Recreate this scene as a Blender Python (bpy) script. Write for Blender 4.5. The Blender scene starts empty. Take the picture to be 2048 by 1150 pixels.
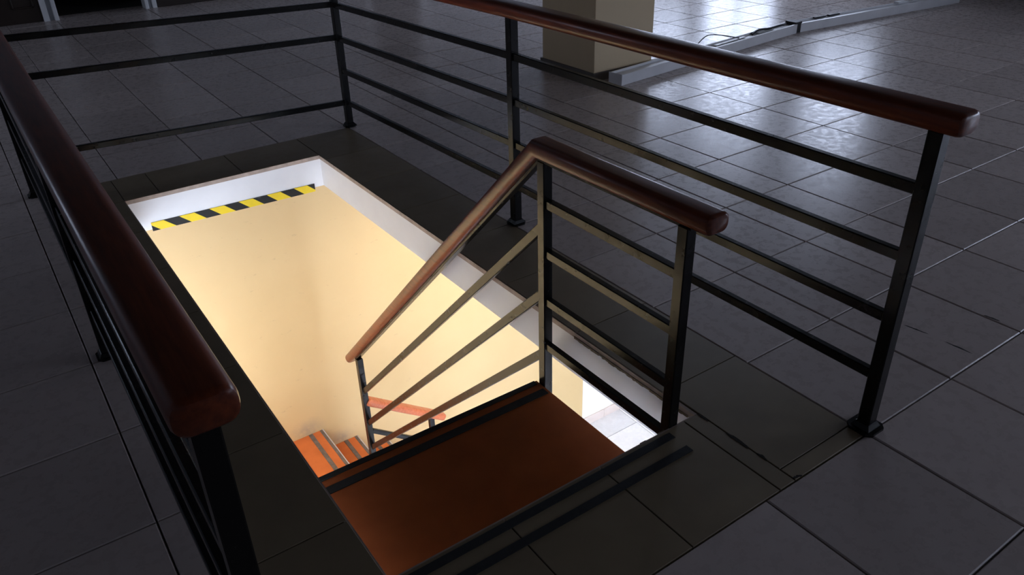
import bpy, bmesh, math, random
from mathutils import Vector, Matrix, Euler

random.seed(7)
S = 0.45                      # one floor tile = 0.45 m; everything below is laid out in tile units
SC = bpy.context.scene
COL = SC.collection

# ------------------------------------------------------------------ camera
RW = ((0.81885753, -0.57343882, -0.02530353),
      (-0.3040025, -0.39587234, -0.86652615),
      (0.48688276, 0.7172538, -0.49848988))
CAM = (-4.13579262, -2.00257713, 3.46929850)
FPX = 1581.3
cd = bpy.data.cameras.new('camera')
cd.sensor_width = 36.0
cd.lens = FPX / 2048 * 36.0
cd.clip_start = 0.02
cd.clip_end = 200
cam = bpy.data.objects.new('camera', cd)
r, d, f = (Vector(v) for v in RW)
M = Matrix((r, -d, -f)).transposed().to_4x4()
M.translation = Vector(CAM) * S
cam.matrix_world = M
COL.objects.link(cam)
SC.camera = cam

# ------------------------------------------------------------------ view + world
SC.view_settings.view_transform = 'Standard'
SC.view_settings.look = 'None'
SC.view_settings.gamma = 1.0
SC.view_settings.use_curve_mapping = False
SC.view_settings.exposure = 0.0
SC.cycles.max_bounces = 10
SC.cycles.diffuse_bounces = 6
SC.cycles.glossy_bounces = 4
SC.cycles.transparent_max_bounces = 8
SC.cycles.use_denoising = True
SC.cycles.sample_clamp_indirect = 8.0

SKY = (0.72, 0.81, 1.0)
SKY_STRENGTH = 20.0
w = bpy.data.worlds.new('overcast_sky')
SC.world = w
w.use_nodes = True
bg = w.node_tree.nodes['Background']
bg.inputs[0].default_value = (*SKY, 1)
bg.inputs[1].default_value = SKY_STRENGTH


def area(name, loc, rot, sx, sy, power, color=(1, 1, 1), portal=False):
    l = bpy.data.lights.new(name, 'AREA')
    l.shape = 'RECTANGLE'
    l.size = sx * S
    l.size_y = sy * S
    l.energy = power
    l.color = color
    if portal:
        l.cycles.is_portal = True
    o = bpy.data.objects.new(name, l)
    o.location = Vector(loc) * S
    o.rotation_euler = rot
    COL.objects.link(o)
    return o


# key distances of the two storeys
XL, XR = -10.0, 15.3          # side walls
YF, YB = -9.0, 19.5           # front / back wall of the upper hall
ZC = 9.0                      # upper ceiling
ZS = -0.41                    # underside of the floor slab
ZF = -7.43                    # lower floor
HX0, HX1, HY0, HY1 = -3.085, -0.755, 0.805, 7.23     # stair opening
YW = 7.8                      # cream wall below

PI = math.pi
# daylight openings: (y0, y1, z0, z1) in the right wall of the hall
WIN_R = [(9.7, 11.7, 2.0, 5.2), (13.0, 15.8, 0.9, 5.2), (16.4, 18.4, 2.0, 5.2), (-8.5, -1.5, 1.4, 5.0)]
for i, (a, b, c, e) in enumerate(WIN_R):
    area('window_portal', (XR + .05, (a + b) / 2, (c + e) / 2), (0, PI / 2, 0), e - c, b - a, 1, portal=True)
WIN_FILL_L = [(11.5, 13.3, 2.0, 4.0)]          # unseen fill window added in the left wall to light the pillar
for (a, b, c, e) in WIN_FILL_L:
    area('window_portal', (XL - .05, (a + b) / 2, (c + e) / 2), (0, -PI / 2, 0), e - c, b - a, 1, portal=True)
# unseen fill window added behind the camera to lift the hall light (x0, x1, z0, z1)
WIN_FILL_N = [(8.0, 10.0, 2.2, 4.4)]
for (a, b, c, e) in WIN_FILL_N:
    area('window_portal', ((a + b) / 2, YF - .05, (c + e) / 2), (PI / 2, 0, 0), b - a, e - c, 1, portal=True)
# daylight opening in the lower front wall (x0, x1, z0, z1)
WIN_F = [(-9.5, -4.0, -6.9, -0.7), (-3.5, 0.3, -6.9, -0.7)]
YLF = -5.0                    # lower front wall
for (a, b, c, e) in WIN_F:
    area('window_portal', ((a + b) / 2, YLF - .05, (c + e) / 2), (PI / 2, 0, 0), b - a, e - c, 1, portal=True)

# unseen fill lamps added under the slab to even out the cream wall
FILL_LAMPS = ((-5.2, 5.8, 36, (1.0, .94, .84)), (1.6, 5.8, 22, (1.0, .80, .52)))
for x_, y_, p_, c_ in FILL_LAMPS:
    area('lower_fill_light', (x_, y_, ZS - .26), (0, 0, 0), 2.6, .3, p_, c_)


# ------------------------------------------------------------------ materials
def mat(name):
    m = bpy.data.materials.new(name)
    m.use_nodes = True
    nt = m.node_tree
    b = nt.nodes['Principled BSDF']
    return m, nt, b


def N(nt, t, **kw):
    n = nt.nodes.new(t)
    for k, v in kw.items():
        setattr(n, k, v)
    return n


def ramp(nt, fac, stops):
    r_ = N(nt, 'ShaderNodeValToRGB')
    el = r_.color_ramp.elements
    el[0].position, el[0].color = stops[0][0], (*stops[0][1], 1)
    el[1].position, el[1].color = stops[-1][0], (*stops[-1][1], 1)
    for p_, c_ in stops[1:-1]:
        e_ = el.new(p_)
        e_.color = (*c_, 1)
    nt.links.new(fac, r_.inputs[0])
    return r_.outputs[0]


def noise(nt, scale, detail=4, rough=.55, stretch=None, coord='Object'):
    tc = N(nt, 'ShaderNodeTexCoord')
    out = tc.outputs[coord]
    if stretch:
        mp = N(nt, 'ShaderNodeMapping')
        mp.inputs['Scale'].default_value = stretch
        nt.links.new(out, mp.inputs[0])
        out = mp.outputs[0]
    n = N(nt, 'ShaderNodeTexNoise')
    n.inputs['Scale'].default_value = scale
    n.inputs['Detail'].default_value = detail
    n.inputs['Roughness'].default_value = rough
    nt.links.new(out, n.inputs['Vector'])
    return n.outputs['Fac']


def wpos_noise(nt, scale, detail=4, rough=.55):
    g = N(nt, 'ShaderNodeNewGeometry')
    n = N(nt, 'ShaderNodeTexNoise')
    n.inputs['Scale'].default_value = scale
    n.inputs['Detail'].default_value = detail
    n.inputs['Roughness'].default_value = rough
    nt.links.new(g.outputs['Position'], n.inputs['Vector'])
    return n.outputs['Fac']


def bump(nt, b, height, strength, dist=.002):
    bp = N(nt, 'ShaderNodeBump')
    bp.inputs['Strength'].default_value = strength
    bp.inputs['Distance'].default_value = dist
    nt.links.new(height, bp.inputs['Height'])
    nt.links.new(bp.outputs[0], b.inputs['Normal'])


def simple(name, col, rough=.5, var=.15, scale=6, metal=0., spec=.5, coat=0., bumps=0.):
    m, nt, b = mat(name)
    n = wpos_noise(nt, scale)
    lo = tuple(c * (1 - var) for c in col)
    hi = tuple(min(1, c * (1 + var)) for c in col)
    nt.links.new(ramp(nt, n, [(.3, lo), (.7, hi)]), b.inputs['Base Color'])
    b.inputs['Roughness'].default_value = rough
    b.inputs['Metallic'].default_value = metal
    b.inputs['Specular IOR Level'].default_value = spec
    b.inputs['Coat Weight'].default_value = coat
    b.inputs['Coat Roughness'].default_value = .12
    if bumps:
        bump(nt, b, wpos_noise(nt, scale * 12), bumps)
    return m


# glazed grey floor tile: worn gloss that differs over each tile
def tile_material(name, lo, hi, r0, r1, spec=.34):
    m, nt, b = mat(name)
    oi = N(nt, 'ShaderNodeObjectInfo')
    n1 = wpos_noise(nt, 5, 5, .6)
    base = ramp(nt, n1, [(.3, lo), (.7, hi)])
    mx = N(nt, 'ShaderNodeMixRGB', blend_type='MULTIPLY')
    mx.inputs[0].default_value = 1
    rr = N(nt, 'ShaderNodeMapRange')
    rr.inputs['To Min'].default_value = .90
    rr.inputs['To Max'].default_value = 1.08
    nt.links.new(oi.outputs['Random'], rr.inputs[0])
    nt.links.new(base, mx.inputs[1])
    nt.links.new(rr.outputs[0], mx.inputs[2])
    nt.links.new(mx.outputs[0], b.inputs['Base Color'])
    n2 = wpos_noise(nt, 24, 6, .68)
    rg = N(nt, 'ShaderNodeMapRange')
    rg.inputs['From Min'].default_value = .30
    rg.inputs['From Max'].default_value = .74
    rg.inputs['To Min'].default_value = r0
    rg.inputs['To Max'].default_value = r1
    nt.links.new(n2, rg.inputs[0])
    nt.links.new(rg.outputs[0], b.inputs['Roughness'])
    b.inputs['Specular IOR Level'].default_value = spec
    n3 = wpos_noise(nt, 60, 6, .7)
    bump(nt, b, n3, .03, .002)
    return m


M_TILE = tile_material('glazed_grey_tile', (.54, .46, .425), (.59, .51, .475), .19, .42)
M_BORDER = tile_material('dark_border_tile', (.22, .17, .105), (.275, .215, .135), .34, .5, .35)
M_WHITE_TILE = tile_material('white_floor_tile', (.72, .73, .76), (.82, .83, .86), .2, .35)
M_GROUT = simple('dark_grout', (.07, .065, .06), .9)
M_BLACK = None


def steel_paint():
    m, nt, b = mat('black_gloss_paint')
    b.inputs['Base Color'].default_value = (.006, .006, .006, 1)
    n = noise(nt, 30, 4, .6)
    rg = N(nt, 'ShaderNodeMapRange')
    rg.inputs['To Min'].default_value = .16
    rg.inputs['To Max'].default_value = .34
    nt.links.new(n, rg.inputs[0])
    nt.links.new(rg.outputs[0], b.inputs['Roughness'])
    b.inputs['Specular IOR Level'].default_value = .35
    bump(nt, b, noise(nt, 25, 2), .03, .0006)
    return m


M_BLACK = steel_paint()


def wood(name, lo, hi):
    m, nt, b = mat(name)
    n = noise(nt, 9, 6, .6, (9, .8, 9))
    nt.links.new(ramp(nt, n, [(.3, lo), (.5, tuple((a + c) / 2 for a, c in zip(lo, hi))), (.72, hi)]), b.inputs['Base Color'])
    b.inputs['Roughness'].default_value = .38
    b.inputs['Coat Weight'].default_value = .45
    b.inputs['Coat Roughness'].default_value = .22
    b.inputs['Specular IOR Level'].default_value = .3
    bump(nt, b, n, .15, .001)
    return m


M_WOOD = wood('varnished_red_wood', (.10, .017, .005), (.22, .042, .010))
M_WOOD_LIT = wood('lit_varnished_wood', (.36, .085, .03), (.52, .145, .06))  # brighter copy of the handrail wood, light from below put into its colour
M_STRIP = simple('anti_slip_black', (.018, .018, .018), .8, .3, 40, bumps=.4)
M_STRIP_GREY = simple('worn_anti_slip_grey', (.11, .085, .075), .8, .3, 30)
M_TREAD = simple('terracotta_step_paint', (.45, .12, .034), .65, .12, 8, spec=.12)
M_WHITE = simple('white_wall_paint', (.86, .85, .845), .7, .04, 4, bumps=.05)
M_LIP = simple('bare_tile_edge', (.42, .33, .27), .85, .18, 25, bumps=.4)
M_MORTAR = simple('old_brown_mortar', (.20, .145, .09), .9, .25, 30, bumps=.5)
M_PLASTER = simple('hall_wall_paint', (.36, .37, .39), .6, .05, 2)
M_CEIL = simple('dark_ceiling_boards', (.09, .08, .07), .7, .1, 2)
M_DOOR = simple('dark_door_wood', (.03, .018, .012), .45, .2, 8)
M_FRAME = simple('white_door_frame', (.84, .85, .86), .4, .05)
M_PILLAR = simple('beige_pillar_paint', (.74, .58, .36), .65, .04, 3, bumps=.05)
M_PILLAR_BASE = simple('grey_brown_skirting', (.14, .12, .105), .5, .12)
M_TRACK = simple('white_coated_aluminium', (.82, .82, .83), .35, .06)
M_CABLE = simple('dark_cable', (.02, .02, .022), .5)
M_CHIP = simple('dirt_in_chipped_joint', (.02, .016, .012), .95)
M_NOSE = simple('grey_step_lip', (.42, .40, .41), .5)
M_BASE_TILE = simple('pinkish_skirting_tile', (.70, .60, .55), .3, .04)


def cream_wall():
    m, nt, b = mat('cream_wall_paint')
    base = ramp(nt, wpos_noise(nt, 1.5), [(.3, (.57, .41, .20)), (.7, (.61, .445, .225))])
    # scuffs: sparse thin grey-brown marks where people brush past
    g = N(nt, 'ShaderNodeNewGeometry')
    mp = N(nt, 'ShaderNodeMapping')
    mp.inputs['Scale'].default_value = (1, 1, 2.2)
    nt.links.new(g.outputs['Position'], mp.inputs[0])
    n = N(nt, 'ShaderNodeTexNoise')
    n.inputs['Scale'].default_value = 13
    n.inputs['Detail'].default_value = 5
    n.inputs['Roughness'].default_value = .7
    nt.links.new(mp.outputs[0], n.inputs['Vector'])
    spots = ramp(nt, n.outputs['Fac'], [(.64, (0, 0, 0)), (.72, (.45, .45, .45))])
    mx = N(nt, 'ShaderNodeMixRGB')
    nt.links.new(spots, mx.inputs[0])
    nt.links.new(base, mx.inputs[1])
    mx.inputs[2].default_value = (.42, .30, .17, 1)
    col = mx.outputs[0]
    # grey grime rubbed onto the wall just above the two upper steps of the turned flight
    for gx, gz, gr_ in ((-1.42, -4.56, .34), (-.90, -4.96, .27)):
        mp2 = N(nt, 'ShaderNodeMapping')
        mp2.inputs['Location'].default_value = (-gx / gr_, -YW / gr_, -gz / (gr_ * .8))
        mp2.inputs['Scale'].default_value = (1 / (gr_ * S), 1 / (gr_ * S), 1 / (gr_ * S * .8))
        nt.links.new(g.outputs['Position'], mp2.inputs[0])
        gd = N(nt, 'ShaderNodeTexGradient', gradient_type='SPHERICAL')
        nt.links.new(mp2.outputs[0], gd.inputs[0])
        ml = N(nt, 'ShaderNodeMath', operation='MULTIPLY')
        nt.links.new(gd.outputs['Fac'], ml.inputs[0])
        nt.links.new(ramp(nt, wpos_noise(nt, 9, 5, .7), [(.35, (.1, .1, .1)), (.6, (.85, .85, .85))]), ml.inputs[1])
        m3 = N(nt, 'ShaderNodeMixRGB')
        nt.links.new(ml.outputs[0], m3.inputs[0])
        nt.links.new(col, m3.inputs[1])
        m3.inputs[2].default_value = (.33, .27, .20, 1)
        col = m3.outputs[0]
    nt.links.new(col, b.inputs['Base Color'])
    b.inputs['Roughness'].default_value = .6
    bump(nt, b, wpos_noise(nt, 40), .05)
    return m


M_CREAM = cream_wall()


def flat(name, col, rough=.45):
    return simple(name, col, rough, .06, 20)


M_YEL = flat('tape_yellow', (.86, .62, .015), .6)
M_TBLK = flat('tape_black', (.010, .010, .010), .7)


def glass_mat(name, tint):
    m = bpy.data.materials.new(name)
    m.use_nodes = True
    nt = m.node_tree
    nt.nodes.clear()
    o = N(nt, 'ShaderNodeOutputMaterial')
    mx = N(nt, 'ShaderNodeMixShader')
    t = N(nt, 'ShaderNodeBsdfTransparent')
    t.inputs[0].default_value = (*tint, 1)
    gl = N(nt, 'ShaderNodeBsdfGlossy')
    gl.inputs['Roughness'].default_value = .02
    mx.inputs[0].default_value = .06
    nt.links.new(t.outputs[0], mx.inputs[1])
    nt.links.new(gl.outputs[0], mx.inputs[2])
    nt.links.new(mx.outputs[0], o.inputs[0])
    return m


M_GLASS = glass_mat('clear_window_glass', (.95, .96, .96))
M_TINT = glass_mat('sky_dimming_window_glass', (.655, .66, .68))  # grey tint added to dim the sky light entering the upper hall


# ------------------------------------------------------------------ mesh helpers (tile units)
def box(bm, x0, x1, y0, y1, z0, z1, mi=0):
    vs = [bm.verts.new((x * S, y * S, z * S)) for z in (z0, z1) for y in (y0, y1) for x in (x0, x1)]
    q = [(0, 2, 3, 1), (4, 5, 7, 6), (0, 1, 5, 4), (2, 6, 7, 3), (0, 4, 6, 2), (1, 3, 7, 5)]
    fs = []
    for a in q:
        f_ = bm.faces.new([vs[i] for i in a])
        f_.material_index = mi
        fs.append(f_)
    return fs


def bbox(x0, x1, y0, y1, z0, z1, bev=0.0):
    bm = bmesh.new()
    box(bm, x0, x1, y0, y1, z0, z1)
    if bev:
        bmesh.ops.bevel(bm, geom=list(bm.edges), offset=bev * S, segments=1, profile=.5, affect='EDGES')
    return bm


def poly(bm, pts, z0, z1):
    """upright prism over an outline in the floor plane"""
    a = [bm.verts.new((x * S, y * S, z0 * S)) for x, y in pts]
    b = [bm.verts.new((x * S, y * S, z1 * S)) for x, y in pts]
    n = len(pts)
    bm.faces.new(a[::-1])
    bm.faces.new(b)
    for i in range(n):
        bm.faces.new((a[i], a[(i + 1) % n], b[(i + 1) % n], b[i]))


def sweep(path, prof, bm=None, ends=0.0):
    """carry a closed profile (u across, v up) along a path with mitred corners"""
    bm = bm or bmesh.new()
    P = [Vector(p) for p in path]
    secs = []
    n = len(P)
    dirs = [(P[i + 1] - P[i]).normalized() for i in range(n - 1)]

    def frame(d_):
        r_ = d_.cross(Vector((0, 0, 1)))
        if r_.length < 1e-6:
            r_ = Vector((1, 0, 0))
        r_.normalize()
        return r_, r_.cross(d_)

    def ring(c, d_, k=1.0):
        r_, u_ = frame(d_)
        return [c + r_ * (a * k) + u_ * (b * k) for a, b in prof]

    if ends:
        secs.append(ring(P[0], dirs[0], .78))
        secs.append(ring(P[0] + dirs[0] * ends * .35, dirs[0], .94))
        secs.append(ring(P[0] + dirs[0] * ends, dirs[0]))
    else:
        secs.append(ring(P[0], dirs[0]))
    for i in range(1, n - 1):
        nn = (dirs[i - 1] + dirs[i]).normalized()
        base = ring(P[i], dirs[i - 1])
        out = []
        for q in base:
            t = (P[i] - q).dot(nn) / dirs[i - 1].dot(nn)
            out.append(q + dirs[i - 1] * t)
        secs.append(out)
    if ends:
        secs.append(ring(P[-1] - dirs[-1] * ends, dirs[-1]))
        secs.append(ring(P[-1] - dirs[-1] * ends * .35, dirs[-1], .94))
        secs.append(ring(P[-1], dirs[-1], .78))
    else:
        secs.append(ring(P[-1], dirs[-1]))
    rings = [[bm.verts.new(q * S) for q in s_] for s_ in secs]
    k = len(prof)
    for a, b in zip(rings, rings[1:]):
        for i in range(k):
            bm.faces.new((a[i], a[(i + 1) % k], b[(i + 1) % k], b[i]))
    bm.faces.new(rings[0][::-1])
    bm.faces.new(rings[-1])
    return bm


def rect_prof(w_, h_, c=.006):
    a, b = w_ / 2, h_ / 2
    return [(-a + c, -b), (a - c, -b), (a, -b + c), (a, b - c), (a - c, b), (-a + c, b), (-a, b - c), (-a, -b + c)]


def rail_prof(w_, h_, n=6, sq=.8):
    """rounded handrail section"""
    a, b = w_ / 2, h_ / 2
    rr = min(a, b) * sq
    pts = []
    for cx, cy, s0 in ((a - rr, -b + rr, -90), (a - rr, b - rr, 0), (-a + rr, b - rr, 90), (-a + rr, -b + rr, 180)):
        for i in range(n):
            t = math.radians(s0 + 90 * i / (n - 1))
            pts.append((cx + rr * math.cos(t), cy + rr * math.sin(t)))
    return pts


def tube(path, rad, n=6):
    return sweep(path, [(rad * math.cos(2 * PI * i / n), rad * math.sin(2 * PI * i / n)) for i in range(n)])


def build(name, bm, m, parent=None, loc=None, smooth=False, kind=None, label=None):
    """link a bmesh as ONE mesh object; vertices are in world metres and get moved to the object's own origin"""
    bmesh.ops.recalc_face_normals(bm, faces=list(bm.faces))
    if loc is None:
        loc = parent.location.copy() if parent is not None else Vector((0, 0, 0))
    else:
        loc = Vector(loc) * S
    bmesh.ops.translate(bm, verts=list(bm.verts), vec=-loc)
    if smooth:
        for e_ in bm.edges:
            e_.smooth = len(e_.link_faces) == 2 and e_.calc_face_angle(3) < math.radians(38)
        for f_ in bm.faces:
            f_.smooth = True
    me = bpy.data.meshes.new(name)
    bm.to_mesh(me)
    bm.free()
    for mm in (m if isinstance(m, (list, tuple)) else [m]):
        me.materials.append(mm)
    o = bpy.data.objects.new(name, me)
    COL.objects.link(o)
    if parent is not None:
        o.parent = parent
        pw = WORLD.get(parent.name, Vector((0, 0, 0)))
        o.location = loc - pw
    else:
        o.location = loc
    WORLD[o.name] = loc
    if kind:
        o['kind'] = kind
    if label:
        o['label'] = label
    return o


WORLD = {}


def thing(name, label, cat, loc=(0, 0, 0), group=None, kind=None):
    o = bpy.data.objects.new(name, None)
    o.empty_display_size = .1
    COL.objects.link(o)
    o.location = Vector(loc) * S
    WORLD[o.name] = o.location.copy()
    if label:
        o['label'] = label
    if cat:
        o['category'] = cat
    if group:
        o['group'] = group
    if kind:
        o['kind'] = kind
    return o


def tag(o, label, cat, group=None):
    o['label'] = label
    o['category'] = cat
    if group:
        o['group'] = group
    return o


def part(name, bm, m, parent, smooth=False, **kw):
    return build(name, bm, m, parent, loc=tuple(WORLD[parent.name] / S), smooth=smooth, **kw)


def struct(name, bm, m, label, cat='wall', smooth=False):
    o = build(name, bm, m, None, smooth=smooth, kind='structure')
    o['label'] = label
    o['category'] = cat
    return o


def wall_with_holes(axis, at0, at1, u0, u1, z0, z1, holes):
    """a wall slab (thin along 'axis') split into boxes around its openings"""
    bm = bmesh.new()

    def put(a, b, c, e):
        if b - a < 1e-4 or e - c < 1e-4:
            return
        if axis == 'x':
            box(bm, at0, at1, a, b, c, e)
        else:
            box(bm, a, b, at0, at1, c, e)
    cur = u0
    for a, b, c, e in sorted(holes):
        put(cur, a, z0, z1)
        put(a, b, z0, c)
        put(a, b, e, z1)
        cur = b
    put(cur, u1, z0, z1)
    return bm


# ------------------------------------------------------------------ floor slab and its tiles
def seen(x, y, z=0.0):
    v = Vector((x, y, z)) - Vector(CAM)
    px, py, pz = v.dot(r), v.dot(d), v.dot(f)
    if pz < .2:
        return None
    return 1024 + FPX * px / pz, 575 + FPX * py / pz, pz


fl = bmesh.new()
for (a, b, c, e) in ((XL, HX0, YF, YB + 5), (HX1, XR, YF, YB + 5), (HX0, HX1, YF, HY0), (HX0, HX1, HY1, YB + 5)):
    fs = box(fl, a, b, c, e, ZS, -.028, 0)
    fs[1].material_index = 1                    # bed under the tiles
floor = struct('floor', fl, [M_WHITE, M_GROUT], 'grey glazed tile floor of the dark hall around the stair opening', 'floor')
GAP, TT = .010, .028


def tile_bm(w_, l_, t_=TT, bev=.007):
    bm = bmesh.new()
    a, b = w_ / 2, l_ / 2
    rings = [(a, b, -t_), (a, b, -bev), (a - bev, b - bev, 0)]
    R_ = []
    for x, y, z in rings:
        R_.append([bm.verts.new((sx * x * S, sy * y * S, z * S)) for sx, sy in ((-1, -1), (1, -1), (1, 1), (-1, 1))])
    for p_, q_ in zip(R_, R_[1:]):
        for i in range(4):
            bm.faces.new((p_[i], p_[(i + 1) % 4], q_[(i + 1) % 4], q_[i]))
    bm.faces.new(R_[2])
    return bm


BX0, BX1, BY0, BY1 = -3.84, 0.0, 0.0, 8.0       # outer edge of the dark border


def clip_outside(x0, x1, y0, y1):
    """tile minus the border rectangle (tiles are only ever cut along x at the left side)"""
    if x1 <= BX0 + 1e-6 or x0 >= BX1 - 1e-6 or y1 <= BY0 + 1e-6 or y0 >= BY1 - 1e-6:
        return (x0, x1, y0, y1)
    if x0 < BX0 - 1e-6:
        return (x0, BX0, y0, y1)
    return None


cells = []
for i in range(-10, 16):
    for j in range(-9, 20):
        c_ = clip_outside(i, i + 1, j, j + 1)
        if not c_:
            continue
        x0, x1, y0, y1 = c_
        pts = [seen(x, y) for x in (x0, x1) for y in (y0, y1)] + [seen((x0 + x1) / 2, (y0 + y1) / 2)]
        inside = any(p and -40 < p[0] < 2088 and -40 < p[1] < 1190 for p in pts)
        dep = max((p[2] for p in pts if p), default=99)
        cells.append((0 if inside else 1, dep, c_))
cells.sort()
proto = {}
far = bmesh.new()
nt_single = 0
for out, dep, (x0, x1, y0, y1) in cells:
    w_, l_ = x1 - x0 - GAP, y1 - y0 - GAP
    cx, cy = (x0 + x1) / 2, (y0 + y1) / 2
    if not out and nt_single < 296:
        key = (round(w_, 3), round(l_, 3))
        if key not in proto:
            me = bpy.data.meshes.new('floor_tile')
            b_ = tile_bm(w_, l_)
            bmesh.ops.recalc_face_normals(b_, faces=list(b_.faces))
            b_.to_mesh(me)
            b_.free()
            me.materials.append(M_TILE)
            proto[key] = me
        o = bpy.data.objects.new('floor_tile', proto[key])
        o.location = (cx * S, cy * S, random.uniform(-.0006, .0006))
        o.rotation_euler = (random.gauss(0, .0011), random.gauss(0, .0011), 0)
        COL.objects.link(o)
        o.parent = floor
        nt_single += 1
    else:
        t_ = tile_bm(w_, l_)
        bmesh.ops.translate(t_, verts=list(t_.verts), vec=(cx * S, cy * S, 0))
        tmp = bpy.data.meshes.new('tmp')
        t_.to_mesh(tmp)
        t_.free()
        far.from_mesh(tmp)
        bpy.data.meshes.remove(tmp)
part('floor_tile', far, M_TILE, floor, kind='stuff')

# dark border tiles, one object each; the edge towards the opening is bare
LIPZ = -.05


def border_tile(x0, x1, y0, y1, hole_side=None):
    g = .004
    bm = bmesh.new()
    box(bm, x0 + g, x1 - g, y0 + g, y1 - g, -.028, 0)
    bmesh.ops.bevel(bm, geom=[e_ for e_ in bm.edges if all(v.co.z > -1e-5 for v in e_.verts)], offset=.003 * S, segments=1, affect='EDGES')
    return build('border_tile', bm, M_BORDER, floor, loc=((x0 + x1) / 2, (y0 + y1) / 2, 0))


for y0, y1 in ((.119, 1.115), (1.115, 2.09), (2.09, 3.08), (3.08, 4.07), (4.07, 5.06), (5.06, 6.05), (6.05, 7.04), (7.04, 8.0)):
    border_tile(HX1 if y0 > .5 else HX1 + .03, BX1, y0, y1)
border_tile(HX1 + .03, BX1, 0.0, .119)
for x0, x1 in ((HX0, -2.34), (-2.34, -1.608), (-1.608, -.866), (-.866, HX1 + .03)):
    border_tile(x0, x1, BY0, HY0)
for y0, y1 in ((.0, .345), (.345, 1.338), (1.338, 2.328), (2.328, 3.308), (3.308, 4.295), (4.295, 5.28), (5.28, 6.27), (6.27, 7.23)):
    border_tile(BX0, HX0, y0, y1)
for x0, x1 in ((BX0, -3.08), (-3.08, -2.695), (-2.695, -1.73), (-1.73, HX1)):
    border_tile(x0, x1, HY1, BY1)

# bare tile and mortar edge around the opening
lip = bmesh.new()
t = .006
for (a, b, c, e) in ((HX1 - t, HX1 + .02, HY0, HY1), (HX0, HX1, HY1 - t, HY1 + .02), (HX0 - .02, HX0 + t, HY0, HY1), (HX0, HX1, HY0 - .02, HY0 + t)):
    box(lip, a, b, c, e, LIPZ, -.003)
part('opening_edge', lip, M_LIP, floor, label='unpainted pinkish tile and mortar edge around the stair opening')
# broken mortar: lumps under the right edge and at the top step
rough = bmesh.new()
rnd = random.Random(3)
yy = 2.1
while yy > .86:
    l_ = rnd.uniform(.015, .04)
    dep = rnd.uniform(.004, .013)
    box(rough, HX1 - .008 - rnd.uniform(0, .006), HX1 + .01, yy - l_, yy, LIPZ - dep, LIPZ + .012)
    yy -= l_
xx = -1.35
while xx < -1.0:
    l_ = rnd.uniform(.03, .08)
    box(rough, xx, xx + l_, HY0 - .01, HY0 + rnd.uniform(.006, .028), -.07, -.012)
    xx += l_
part('broken_mortar', rough, M_MORTAR, floor, label='rough broken mortar along the edge of the opening')

# chipped joints in the border
def blotch(pts, name='chipped_joint', m=None, h=.0025):
    bm = bmesh.new()
    poly(bm, pts, -.004, h)
    return part(name, bm, m or M_CHIP, floor)


def ragged(x0, y0, x1, y1, w_, seed):
    rn = random.Random(seed)
    n = 9
    L_, R_ = [], []
    dx, dy = x1 - x0, y1 - y0
    ln = math.hypot(dx, dy)
    nx, ny = -dy / ln, dx / ln
    for i in range(n):
        t_ = i / (n - 1)
        k = w_ * (math.sin(PI * t_) ** .6 * rn.uniform(.4, 1.0) + .05)
        k2 = w_ * (math.sin(PI * t_) ** .6 * rn.uniform(.1, .5) + .05)
        L_.append((x0 + dx * t_ + nx * k, y0 + dy * t_ + ny * k))
        R_.append((x0 + dx * t_ - nx * k2, y0 + dy * t_ - ny * k2))
    return L_ + R_[::-1]


blotch(ragged(-.735, .80, -.735, .70, .014, 1))
blotch(ragged(-.73, .55, -.73, .36, .022, 2))
blotch(ragged(-.725, .30, -.725, .22, .018, 4))
blotch(ragged(-.725, .02, -.66, .004, .014, 5))
for (a, b, c, e, w_, sd) in ((1.383, .60, 1.41, .41, .016, 11), (1.41, .285, 1.42, .07, .017, 12), (2.02, .30, 2.03, .18, .014, 13)):
    blotch(ragged(a, b, c, e, w_, sd), 'scuff_mark', M_CHIP, .0012)

# anti-slip strips along the top edge
for y0, y1 in ((.715, .772), (.558, .616)):
    bm = bmesh.new()
    box(bm, -3.03, -1.03, y0, y1, -.002, .006)
    tag(build('anti_slip_strip', bm, M_STRIP, None, loc=(-2.03, (y0 + y1) / 2, 0)),
        ('black anti-slip strip on the floor right at the edge of the top step' if y0 > .7 else
         'black anti-slip strip on the floor, the one further back from the step edge'), 'anti-slip strip', 'anti-slip strips at the top of the stairs')

# ------------------------------------------------------------------ upper hall shell
struct('wall_right', wall_with_holes('x', XR, XR + .4, YF, YB, -.03, ZC, [(a, b, c, e) for a, b, c, e in WIN_R]), M_PLASTER,
       'grey painted wall with windows at the right side of the hall')
struct('wall_left', wall_with_holes('x', XL - .4, XL, YF, YB, -.03, ZC, WIN_FILL_L), M_PLASTER, 'grey painted wall at the left side of the hall')
struct('wall_front', wall_with_holes('y', YF - .4, YF, XL, XR, -.03, ZC, WIN_FILL_N), M_PLASTER, 'grey painted wall at the near end of the hall')
DOORS = [(-3.25, -2.20, -.03, 4.6), (-1.965, .02, -.03, 4.6), (5.9, 7.45, -.03, 4.6)]
struct('wall_back', wall_with_holes('y', YB, YB + .3, XL, XR, -.03, ZC, DOORS), M_PLASTER, 'grey painted wall with doors at the far end of the hall')
struct('ceiling', bbox(XL, XR, YF, YB, ZC, ZC + .3), M_CEIL, 'dark boarded ceiling over the hall', 'ceiling')

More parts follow.
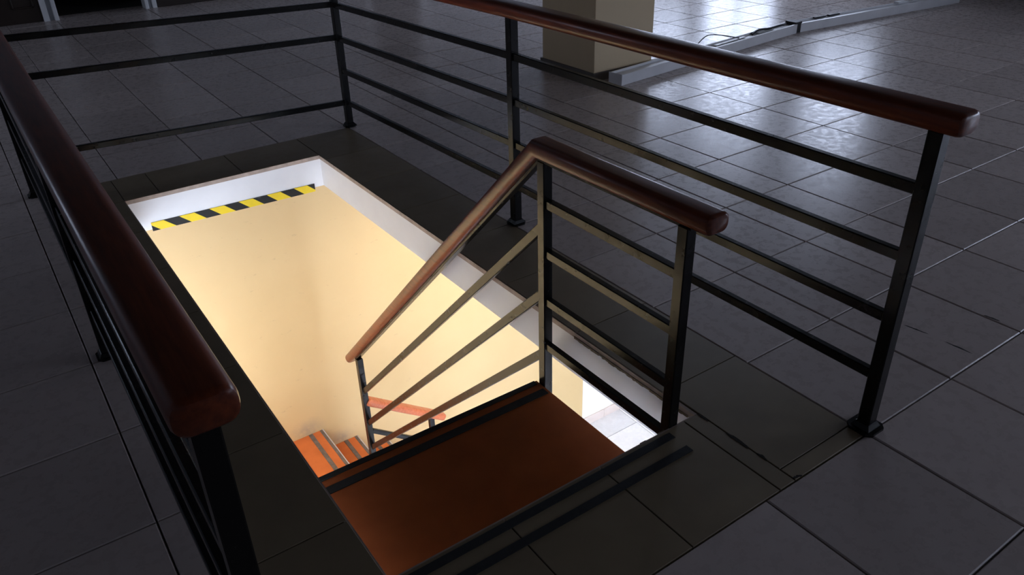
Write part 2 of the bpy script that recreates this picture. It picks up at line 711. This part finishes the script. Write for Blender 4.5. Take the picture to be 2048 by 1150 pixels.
# dark rooms behind the open doorways
rm = bmesh.new()
for (a, b) in ((-3.3, .3), (5.6, 7.8)):
    box(rm, a, b, YB + 4.6, YB + 4.8, -.3, 5)
    box(rm, a - .2, a, YB + .3, YB + 4.8, -.3, 5)
    box(rm, b, b + .2, YB + .3, YB + 4.8, -.3, 5)
    box(rm, a, b, YB + .3, YB + 4.8, -.3, -.03)
    box(rm, a, b, YB + .3, YB + 4.8, 4.8, 5)
struct('wall_back_room', rm, M_DOOR, 'dark rooms behind the far doorways')

# far doors
d1 = thing('door_1', 'dark panelled door left of the open doorway in the far wall', 'door', (-2.72, YB, 0), kind='structure')
bm = bbox(-3.2, -2.24, YB + .02, YB + .1, .0, 4.55)
part('leaf', bm, M_DOOR, d1)
for z0, z1 in ((.32, 1.9), (2.2, 4.2)):
    for x0, x1, c, e in ((-2.80, -2.36, z0, z0 + .035), (-2.80, -2.36, z1, z1 + .035), (-2.80, -2.765, z0, z1), (-2.395, -2.36, z0, z1)):
        part('moulding', bbox(x0, x1, YB - .02, YB + .03, c, e, .008), M_DOOR, d1)
part('jamb', bbox(-2.24, -2.12, YB - .05, YB + .25, -.02, 4.65), M_FRAME, d1)
part('jamb', bbox(-3.32, -3.2, YB - .05, YB + .25, -.02, 4.65), M_FRAME, d1)
part('head', bbox(-3.32, -2.12, YB - .05, YB + .25, 4.55, 4.7), M_FRAME, d1)
d2 = thing('door_2', 'open dark doorway with white frame in the far wall', 'door', (-1, YB, 0), kind='structure')
part('jamb', bbox(-2.02, -1.93, YB - .08, YB + .3, -.02, 4.6, .01), M_FRAME, d2)
part('jamb', bbox(-.03, .05, YB - .08, YB + .3, -.02, 4.6, .01), M_FRAME, d2)
part('architrave', bbox(.14, .24, YB - .06, YB + .02, -.02, 4.7, .01), M_FRAME, d2)
part('head', bbox(-2.02, .05, YB - .08, YB + .3, 4.5, 4.62), M_FRAME, d2)
d3 = thing('door_3', 'open dark doorway further right in the far wall', 'door', (6.7, YB, 0), kind='structure')
part('jamb', bbox(5.72, 5.9, YB - .08, YB + .3, -.02, 4.6, .01), M_FRAME, d3)
part('jamb', bbox(7.45, 7.75, YB - .08, YB + .3, -.02, 4.6, .01), M_FRAME, d3)
part('head', bbox(5.72, 7.75, YB - .08, YB + .3, 4.5, 4.62), M_FRAME, d3)
struct('baseboard_back', bbox(.26, 5.7, YB - .05, YB, -.0, .22, .01), M_DOOR, 'dark skirting along the far wall', 'skirting')

# windows of the hall and of the storey below, with the added fill ones
for k, (a, b, c, e) in enumerate(WIN_R):
    wo = thing('window_%d' % (k + 1), ['bright window nearest in the right wall of the hall', 'wide bright window, low-silled, in the right wall of the hall',
                                       'bright window furthest back in the right wall of the hall', 'long window in the right wall beside the near end of the hall'][k], 'window', (XR, (a + b) / 2, c), kind='structure')
    fb = bmesh.new()
    for y in (a, b - .1, (a + b) / 2 - .05):
        box(fb, XR + .12, XR + .24, y, y + .1, c, e)
    for z in (c, e - .1):
        box(fb, XR + .12, XR + .24, a, b, z, z + .1)
    part('window_frame', fb, M_FRAME, wo)
    part('pane', bbox(XR + .17, XR + .19, a, b, c, e), M_TINT, wo)
a, b, c, e = WIN_FILL_L[0]
wo = thing('window_5', 'added fill-light window in the left wall of the hall', 'window', (XL, (a + b) / 2, c), kind='structure')
fb = bmesh.new()
for y in (a, b - .1, (a + b) / 2 - .05):
    box(fb, XL - .24, XL - .12, y, y + .1, c, e)
for z in (c, e - .1):
    box(fb, XL - .24, XL - .12, a, b, z, z + .1)
part('window_frame', fb, M_FRAME, wo)
part('pane', bbox(XL - .19, XL - .17, a, b, c, e), M_TINT, wo)
ALLF = [(YF, M_TINT, 'added fill-light window in the near end wall of the hall', q) for q in WIN_FILL_N]
ALLF += [(YLF, M_GLASS, lab + ' window in the front wall of the storey below', q) for lab, q in zip(('left', 'right'), WIN_F)]
for k, (yw, gm, lab, (a, b, c, e)) in enumerate(ALLF):
    wo = thing('window_%d' % (k + 6), lab, 'window', ((a + b) / 2, yw, c), kind='structure')
    fb = bmesh.new()
    for x in (a, b - .12, (a + b) / 2 - .06):
        box(fb, x, x + .12, yw - .3, yw - .18, c, e)
    for z in (c, e - .12):
        box(fb, a, b, yw - .3, yw - .18, z, z + .12)
    part('window_frame', fb, M_FRAME, wo)
    part('pane', bbox(a, b, yw - .25, yw - .23, c, e), gm, wo)

# ------------------------------------------------------------------ storey below
lf = bmesh.new()
box(lf, XL, XR, YLF, 12, ZF - .4, ZF - .02)
lfl = struct('floor_lower', lf, M_GROUT, 'bright white tile floor of the storey below', 'floor')
for i in range(-1, 12):
    for j in range(-3, 3):
        x0, y0 = 1.27 + i * 1.35, 7.38 - j * 1.0
        y1 = y0 + 1.0 if j else YW + .15
        bm = tile_bm(1.35 - .012, y1 - y0 - .012, .02, .004)
        bmesh.ops.translate(bm, verts=list(bm.verts), vec=((x0 + .675) * S, (y0 + y1) / 2 * S, ZF * S))
        if x0 + 1.35 < XR:
            build('white_tile', bm, M_WHITE_TILE, lfl, loc=(x0 + .675, (y0 + y1) / 2, ZF))
rest = bmesh.new()
box(rest, XL, 0, YLF, 12, ZF - .02, ZF - .001)
box(rest, 0, XR, YLF, 4.2, ZF - .02, ZF - .001)
part('white_tile', rest, M_WHITE_TILE, lfl, kind='stuff')
struct('wall_lower_back', bbox(XL, 4.17, YW, YW + .5, ZF, ZS), M_CREAM, 'cream painted wall below, seen through the stair opening')
struct('wall_lower_right_back', bbox(4.17, XR, YW + .15, YW + .5, ZF, ZS), M_WHITE, 'white wall below, beyond the corner of the cream wall')
bb = thing('baseboard_lower', 'pinkish tile skirting at the foot of the white wall below', 'skirting', (6, YW + .13, ZF), kind='structure')
for x0, x1 in ((4.19, 4.88), (4.89, 6.2), (6.21, 7.5), (7.51, 8.8)):
    part('skirting_tile', bbox(x0, x1, YW + .12, YW + .15, ZF, ZF + .21, .004), M_BASE_TILE, bb)
struct('wall_lower_left', bbox(XL - .4, XL, YLF, 12, ZF, ZS), M_WHITE, 'white wall at the left of the storey below')
struct('wall_lower_right', bbox(XR, XR + .4, YLF, 12, ZF, ZS), M_WHITE, 'white wall at the right of the storey below')
struct('wall_lower_front', wall_with_holes('y', YLF - .4, YLF, XL, XR, ZF, ZS, WIN_F), M_WHITE, 'white wall with windows at the front of the storey below')
struct('wall_lower_end', bbox(XL, XR, 12, 12.4, ZF, ZS), M_WHITE, 'white wall at the far end of the storey below')

for k, (x_, y_, p_, c_) in enumerate(FILL_LAMPS):
    lp = thing('fill_lamp', 'white fill lamp added on the lower ceiling, ' + ('left', 'right')[k] + ' of the stairs', 'lamp', (x_, y_, ZS))
    part('housing', bbox(x_ - 1.4, x_ + 1.4, y_ - .2, y_ + .2, ZS - .2, ZS, .02), M_FRAME, lp)

# hazard tape on the face of the slab
tp = bmesh.new()
X0, X1 = -2.88, -.88


def tz(x):
    return -.328 - (x - X0) / (X1 - X0) * .028, -.432 - (x - X0) / (X1 - X0) * .028


top_b = [208, 275, 355, 445, 530, 615, 700, 780, 862, 945, 1020, 1095, 1145]
bot_b = [218, 245, 330, 415, 500, 585, 675, 755, 837, 917, 993, 1070, 1150]


def sx(u):
    # perspective-corrected position along the tape
    s_ = (u - 208) / (1145 - 208)
    return s_


top_s = [0, 0.0666, 0.147, .239, .327, .416, .506, .593, .683, .776, .862, .947, 1.0]
# even stripes: half period .0885 of the length, sheared to the right going down
hp = 1 / 11.35
edges = [-.018 + hp * k for k in range(0, 14)]
sh = .062
yT = HY1 - .0045
yB_ = HY1 - .008


def quad_strip(a0, a1, mi):
    def clipx(v):
        return min(1, max(0, v))
    pts = [(a0, 0), (a1, 0), (a1 + sh, 1), (a0 + sh, 1)]      # (s, t) t: 0 top, 1 bottom
    # clip to 0..1 in s
    for lim, keep in ((0, lambda s_: s_ >= 0), (1, lambda s_: s_ <= 1)):
        out = []
        for i in range(len(pts)):
            p_, q_ = pts[i], pts[(i + 1) % len(pts)]
            if keep(p_[0]):
                out.append(p_)
            if keep(p_[0]) != keep(q_[0]):
                k = (lim - p_[0]) / (q_[0] - p_[0])
                out.append((lim, p_[1] + k * (q_[1] - p_[1])))
        pts = out
        if len(pts) < 3:
            return
    vs = []
    for s_, t_ in pts:
        x = X0 + (X1 - X0) * s_
        a, b = tz(x)
        vs.append((x, a + (b - a) * t_))
    fr = [tp.verts.new((x * S, yB_ * S, z * S)) for x, z in vs]
    bk = [tp.verts.new((x * S, (HY1 - .0005) * S, z * S)) for x, z in vs]
    fc = [tp.faces.new(fr), tp.faces.new(bk[::-1])]
    n = len(vs)
    for i in range(n):
        fc.append(tp.faces.new((fr[i], bk[i], bk[(i + 1) % n], fr[(i + 1) % n])))
    for f_ in fc:
        f_.material_index = mi


k = 0
quad_strip(-.2, edges[0], 1)
for k in range(0, 13):
    quad_strip(edges[k], edges[k + 1], 0 if k % 2 == 0 else 1)
tag(build('hazard_tape', tp, [M_YEL, M_TBLK], None, loc=((X0 + X1) / 2, HY1, -.39)),
    'yellow and black striped warning tape on the white edge of the stair opening', 'warning tape')

# ------------------------------------------------------------------ staircase
Z1 = -.50
NOSE1 = 2.315
N1 = 10
ZA = -4.634
st = thing('staircase', 'terracotta painted staircase descending through the floor opening', 'staircase', (-2.0, 2.3, ZF))


def strip_y(y0, y1, x0, x1, z, m, parent):
    part('anti_slip_strip', bbox(x0, x1, y0, y1, z - .002, z + .006), m, parent)


SXL, SXR = -3.08, -.985
tr = part('tread', bbox(SXL, SXR, HY0 - .05, NOSE1, Z1 - .09, Z1, .008), M_TREAD, st)
strip_y(NOSE1 - .055, NOSE1 - .004, SXL + .02, SXR - .03, Z1, M_STRIP, tr)
strip_y(NOSE1 - .205, NOSE1 - .130, SXL + .02, SXR - .03, Z1, M_STRIP, tr)
part('riser', bbox(SXL, SXR, HY0 - .03, HY0 + .0, Z1, -.05), M_TREAD, st)
rise = (ZA - Z1) / N1
go = (6.42 - NOSE1) / N1
for k in range(1, N1):
    z = Z1 + rise * k
    y0, y1 = NOSE1 + go * (k - 1) - .04, NOSE1 + go * k
    tr = part('tread', bbox(SXL, SXR, y0, y1, z - .07, z, .006), M_TREAD, st)
    strip_y(y1 - .095, y1 - .03, SXL + .02, SXR - .03, z, M_STRIP_GREY, tr)
    part('riser', bbox(SXL, SXR, y0, y0 + .04, z, z - rise - .07), M_WHITE, st)
# waist slab under the first flight
wb = bmesh.new()
pr_ = [(HY0, Z1 - .09), (NOSE1 - .05, Z1 - .09), (6.42, ZA - .05), (6.42, ZA - .55), (NOSE1 - .25, Z1 - .5), (HY0, Z1 - .3)]
a_ = [wb.verts.new(((SXL + .02) * S, y * S, z * S)) for y, z in pr_]
b_ = [wb.verts.new(((SXR - .02) * S, y * S, z * S)) for y, z in pr_]
wb.faces.new(a_)
wb.faces.new(b_[::-1])
for i in range(6):
    wb.faces.new((a_[i], b_[i], b_[(i + 1) % 6], a_[(i + 1) % 6]))
part('soffit', wb, M_WHITE, st)
# landing and the flight that turns right along the cream wall
XA, GB, RB = -1.184, .544, (ZA - ZF) / 7
for k in range(0, 7):
    z = ZA - RB * k
    x1 = XA + GB * k
    x0 = SXL if k == 0 else x1 - GB - .03
    y0 = 6.45
    tr = part('tread' if k else 'landing', bbox(x0, x1, y0, YW, z - .08, z, .006), M_TREAD, st)
    part('anti_slip_strip', bbox(x1 - .105, x1 - .035, y0 + .05, YW - .03, z - .002, z + .006), M_STRIP_GREY, tr) if False else None
    part('anti_slip_strip', bbox(x1 - .05, x1 - .008, y0 + .03, YW - .01, z - .002, z + .006), M_STRIP_GREY, tr)
    part('anti_slip_strip', bbox(x1 - .235, x1 - .17, y0 + .03, YW - .01, z - .002, z + .006), M_STRIP_GREY, tr)
    part('nosing', bbox(x1 - .003, x1 + .012, y0, YW, z - .05, z + .003), M_NOSE, tr)
    if k < 7:
        part('riser', bbox(x1 - .04, x1 - .01, y0, YW, z - RB, z - .06), M_TREAD, st)
wb = bmesh.new()
xe = XA + GB * 6
pr_ = [(SXL, ZA - RB - .1), (XA - .04, ZA - RB - .1), (xe - .04, ZA - RB * 7 + .05), (xe - .04, ZF), (xe - .6, ZF), (XA - .1, ZA - .85), (SXL, ZA - .8)]
a_ = [wb.verts.new((x * S, 6.47 * S, z * S)) for x, z in pr_]
b_ = [wb.verts.new((x * S, YW * S, z * S)) for x, z in pr_]
wb.faces.new(a_)
wb.faces.new(b_[::-1])
for i in range(7):
    wb.faces.new((a_[i], b_[i], b_[(i + 1) % 7], a_[(i + 1) % 7]))
part('soffit', wb, M_WHITE, st)

# ------------------------------------------------------------------ railings
POST = .088
BARP = rect_prof(.05, .07)
HW, HH = .20, .132
HRP = rail_prof(HW, HH)


def post(parent, x, y, z0, z1, s_=POST):
    return part('post', bbox(x - s_ / 2, x + s_ / 2, y - s_ / 2, y + s_ / 2, z0, z1, .006), M_BLACK, parent)


def foot(parent, x, y, s_=.165):
    bm = bmesh.new()
    a, c = s_ / 2, .035
    poly(bm, [(x - a + c, y - a), (x + a - c, y - a), (x + a, y - a + c), (x + a, y + a - c), (x + a - c, y + a), (x - a + c, y + a), (x - a, y + a - c), (x - a, y - a + c)], -.001, .02)
    for i in range(0):
        pass
    o = part('foot_plate', bm, M_BLACK, parent)
    wbm = bmesh.new()
    k = POST / 2
    rings = []
    for hw, z in ((k + .022, .019), (k + .006, .05), (k, .055)):
        rings.append([wbm.verts.new(((x + sx_ * hw) * S, (y + sy_ * hw) * S, z * S)) for sx_, sy_ in ((-1, -1), (1, -1), (1, 1), (-1, 1))])
    for p_, q_ in zip(rings, rings[1:]):
        for i in range(4):
            wbm.faces.new((p_[i], p_[(i + 1) % 4], q_[(i + 1) % 4], q_[i]))
    wbm.faces.new(rings[0][::-1])
    wbm.faces.new(rings[-1])
    part('weld_collar', wbm, M_BLACK, o)
    return o


XRR, XLR, YBR = .05, -3.87, 8.05
gr = thing('guard_railing', 'black steel guard railing with brown wooden handrail around three sides of the stair opening', 'railing', (XRR, .05, 0))
ZH = 2.035
DZ = -.06                       # the far corner stands a little lower
for (x, y, dz) in ((XRR, .05, 0), (XRR, 4.05, 0), (XRR, YBR, DZ), (XLR, .05, 0), (XLR, 4.05, 0), (XLR, YBR, .085)):
    post(gr, x, y, 0, ZH + dz)
    foot(gr, x, y, .19 if (x, y) == (XRR, .05) else .165)
HB = (1.686, 1.264, .842, .415)
hp_ = POST / 2
for h in HB:
    part('rail_bar', sweep([(XRR, .05 + hp_, h), (XRR, 4.05 - hp_, h + .006)], BARP), M_BLACK, gr)
    part('rail_bar', sweep([(XRR, 4.05 + hp_, h + .006), (XRR, YBR - hp_, h - .075)], BARP), M_BLACK, gr)
    part('rail_bar', sweep([(XLR, .05 + hp_, h), (XLR, 4.05 - hp_, h)], BARP), M_BLACK, gr)
    part('rail_bar', sweep([(XLR, 4.05 + hp_, h), (XLR, YBR - hp_, h + .045)], BARP), M_BLACK, gr)
for h0, h1 in ((1.618, 1.735), (1.203, 1.318), (.335, .455)):
    part('rail_bar', sweep([(XRR - hp_, YBR, h0), (XLR + hp_, YBR, h1)], BARP), M_BLACK, gr)
HC = ZH + HH / 2 + .002
part('handrail', sweep([(XRR, -.10, HC), (XRR, 4.05, HC), (XRR, YBR + .02, HC + DZ), (XLR, YBR + .02, HC + .085), (XLR, 4.05, HC), (XLR, -.10, HC)], HRP, ends=.03), M_WOOD, gr, smooth=True)

# stair railing, lower, along the open side of the steps
sr = thing('stair_railing', 'low black stair railing with brown wooden handrail bending down beside the steps', 'railing', (-.94, 2.24, Z1))
XS = -.945
SW = .082


def spost(x, y, z0, z1):
    return post(sr, x, y, z0, z1, SW)


spost(XS - .012, .848, -.3, 1.47)
spost(XS, 2.24, -.85, 1.45)
spost(XS, 6.40, -4.75, -2.585)
q = SW / 2
for h in (1.128, .722, .305, -.112):
    part('rail_bar', sweep([(XS - .006, .848 + q, h), (XS, 2.24 - q, h)], BARP), M_BLACK, sr)
for z0, z1 in ((.91, -3.105), (.335, -3.66), (-.225, -4.10)):
    part('rail_bar', sweep([(XS, 2.24 + q, z0), (XS, 6.40 - q, z1)], rect_prof(.045, .075)), M_BLACK, sr)
SH = 1.475
HRS = rail_prof(.19, .125)
cz = SH + .0625 + .012
p_end = (XS, 6.70, -2.757 - .0)
sl = [(XS, .63, cz), (XS, 2.285, cz - .01), (XS, 6.66, -2.72)]
part('handrail', sweep(sl, HRS, ends=.03), M_WOOD, sr, smooth=True)
off = .072
part('support_bar', sweep([(XS, .80, SH - .008), (XS, 2.262, SH - .02), (XS, 6.42, -2.72 + .24 * 1.006 - .105)], rect_prof(.07, .028, .004)), M_BLACK, sr)

# lower part that carries on along the turned flight
YL = 6.40
post(sr, .04, YL, -5.6, -4.05, .075)
part('handrail', sweep([(XS + .02, YL, -3.31), (.24, YL, -4.145)], rail_prof(.17, .11), ends=.03), M_WOOD_LIT, sr, smooth=True, label='short handrail along the lower flight, its wood coloured as lit')
part('rail_bar', sweep([(XS + .04, YL, -3.85), (.0, YL, -4.53)], rect_prof(.045, .07)), M_BLACK, sr)

# ------------------------------------------------------------------ pillar
PX0, PX1, PY0, PY1 = 4.062, 5.304, 7.589, 8.939
pl = thing('trim_1', 'square beige painted pillar standing on the hall floor behind the right railing', 'pillar', ((PX0 + PX1) / 2, (PY0 + PY1) / 2, 0), kind='structure')
pl.name = 'pillar'
WORLD['pillar'] = pl.location.copy()
part('shaft', bbox(PX0, PX1, PY0, PY1, 0, ZC, .006), M_PILLAR, pl)
e = .03
for (a, b, c, g) in ((PX0 - e, PX1 + e, PY0 - e, PY0), (PX0 - e, PX1 + e, PY1, PY1 + e), (PX0 - e, PX0, PY0, PY1), (PX1, PX1 + e, PY0, PY1)):
    part('skirting', bbox(a, b, c, g, 0, .13, .004), M_PILLAR_BASE, pl)

# ------------------------------------------------------------------ white partition tracks on the floor
def track(p0, p1, w_, h_, label):
    a, b = Vector(p0), Vector(p1)
    dv = (b - a).normalized()
    nv = Vector((-dv.y, dv.x))
    t_ = thing('floor_track', label, 'partition track', (a.x, a.y, 0), 'white partition tracks on the floor')
    c0 = a + nv * w_ / 2
    c1 = b + nv * w_ / 2
    prof = [(-w_ / 2, 0), (w_ / 2, 0), (w_ / 2, h_), (w_ / 2 - .035, h_ + .006), (w_ / 2 - .04, h_ - .03), (-w_ / 2 + .04, h_ - .03), (-w_ / 2 + .035, h_ + .006), (-w_ / 2, h_)]
    part('channel', sweep([(c0.x, c0.y, .004), (c1.x, c1.y, .004)], prof), M_TRACK, t_)
    return t_, c0, c1, dv, nv


tA, c0, c1, dv, nv = track((4.235, 7.11), (9.17, 7.66), .27, .165, 'white partition track on the floor running from the pillar foot')
part('end_cap', sweep([(c0.x - .012 * dv.x, c0.y - .012 * dv.y, .004), (c0.x, c0.y, .004)], [(-.137, 0), (.137, 0), (.137, .172), (-.137, .172)]), M_TRACK, tA)
tB, d0, d1_, dvb, nvb = track((9.29, 7.665), (14.15, 7.24), .27, .165, 'white partition track on the floor, the far piece toward the windows')
for s_ in (3.0, 3.45, 3.9):
    q_ = d0 + dvb * s_
    part('clip', sweep([(q_.x, q_.y + .06, .192), (q_.x + dvb.x * .26, q_.y + .06 + dvb.y * .26, .192)], rect_prof(.12, .03, .004)), M_FRAME, tB)
for s_ in (.55, .95):
    q_ = d0 + dvb * s_
    part('clip', sweep([(q_.x, q_.y + .05, .175), (q_.x + dvb.x * .3, q_.y + .05 + dvb.y * .3, .175)], rect_prof(.06, .03, .004)), M_CABLE, tB)
part('joint_plate', sweep([(c1.x - .02, c1.y, .004), (d0.x + .02, d0.y, .004)], [(-.12, 0), (.12, 0), (.12, .2), (-.12, .2)]), M_CABLE, tA, label='black joint between the two tracks')


def cable(pts, rad, label, m=M_CABLE):
    cpts = [Vector(p_) for p_ in pts]
    out = []
    n = len(cpts)
    for i in range(n - 1):
        p0, p1, p2, p3 = cpts[max(i - 1, 0)], cpts[i], cpts[i + 1], cpts[min(i + 2, n - 1)]
        for k_ in range(5):
            t_ = k_ / 5
            out.append(.5 * ((2 * p1) + (-p0 + p2) * t_ + (2 * p0 - 5 * p1 + 4 * p2 - p3) * t_ ** 2 + (-p0 + 3 * p1 - 3 * p2 + p3) * t_ ** 3))
    out.append(cpts[-1])
    o = build('cable', tube([tuple(v) for v in out], rad), m, None, loc=tuple(pts[0]), smooth=True)
    return tag(o, label, 'cable', 'cables on the floor track')


def on_track(s_, n_, z):
    q_ = c0 + dv * s_ + nv * n_
    return (q_.x, q_.y, z)


cable([on_track(1.9, .02, .16), on_track(2.2, .12, .22), on_track(2.6, .20, .30), on_track(3.0, .14, .24), on_track(3.3, .02, .165)], .009,
      'thin dark wire looping up from the near floor track')
cable([on_track(3.75, .05, .155), on_track(4.0, .08, .19), on_track(4.3, .04, .175), on_track(4.55, -.02, .20), on_track(4.75, .03, .165)], .02,
      'thick dark cable lying on the floor track beside the joint')
for s_, l_ in ((2.6, .9), (3.9, .5)):
    a_ = on_track(s_, .03, .152)
    b_ = on_track(s_ + l_, .05, .152)
    tag(build('paper_strip', sweep([a_, b_], rect_prof(.07, .012, .002)), M_FRAME, None, loc=a_),
        'white strip lying in the floor track ' + ('near the wire loop' if s_ < 3 else 'near the joint'), 'strip')
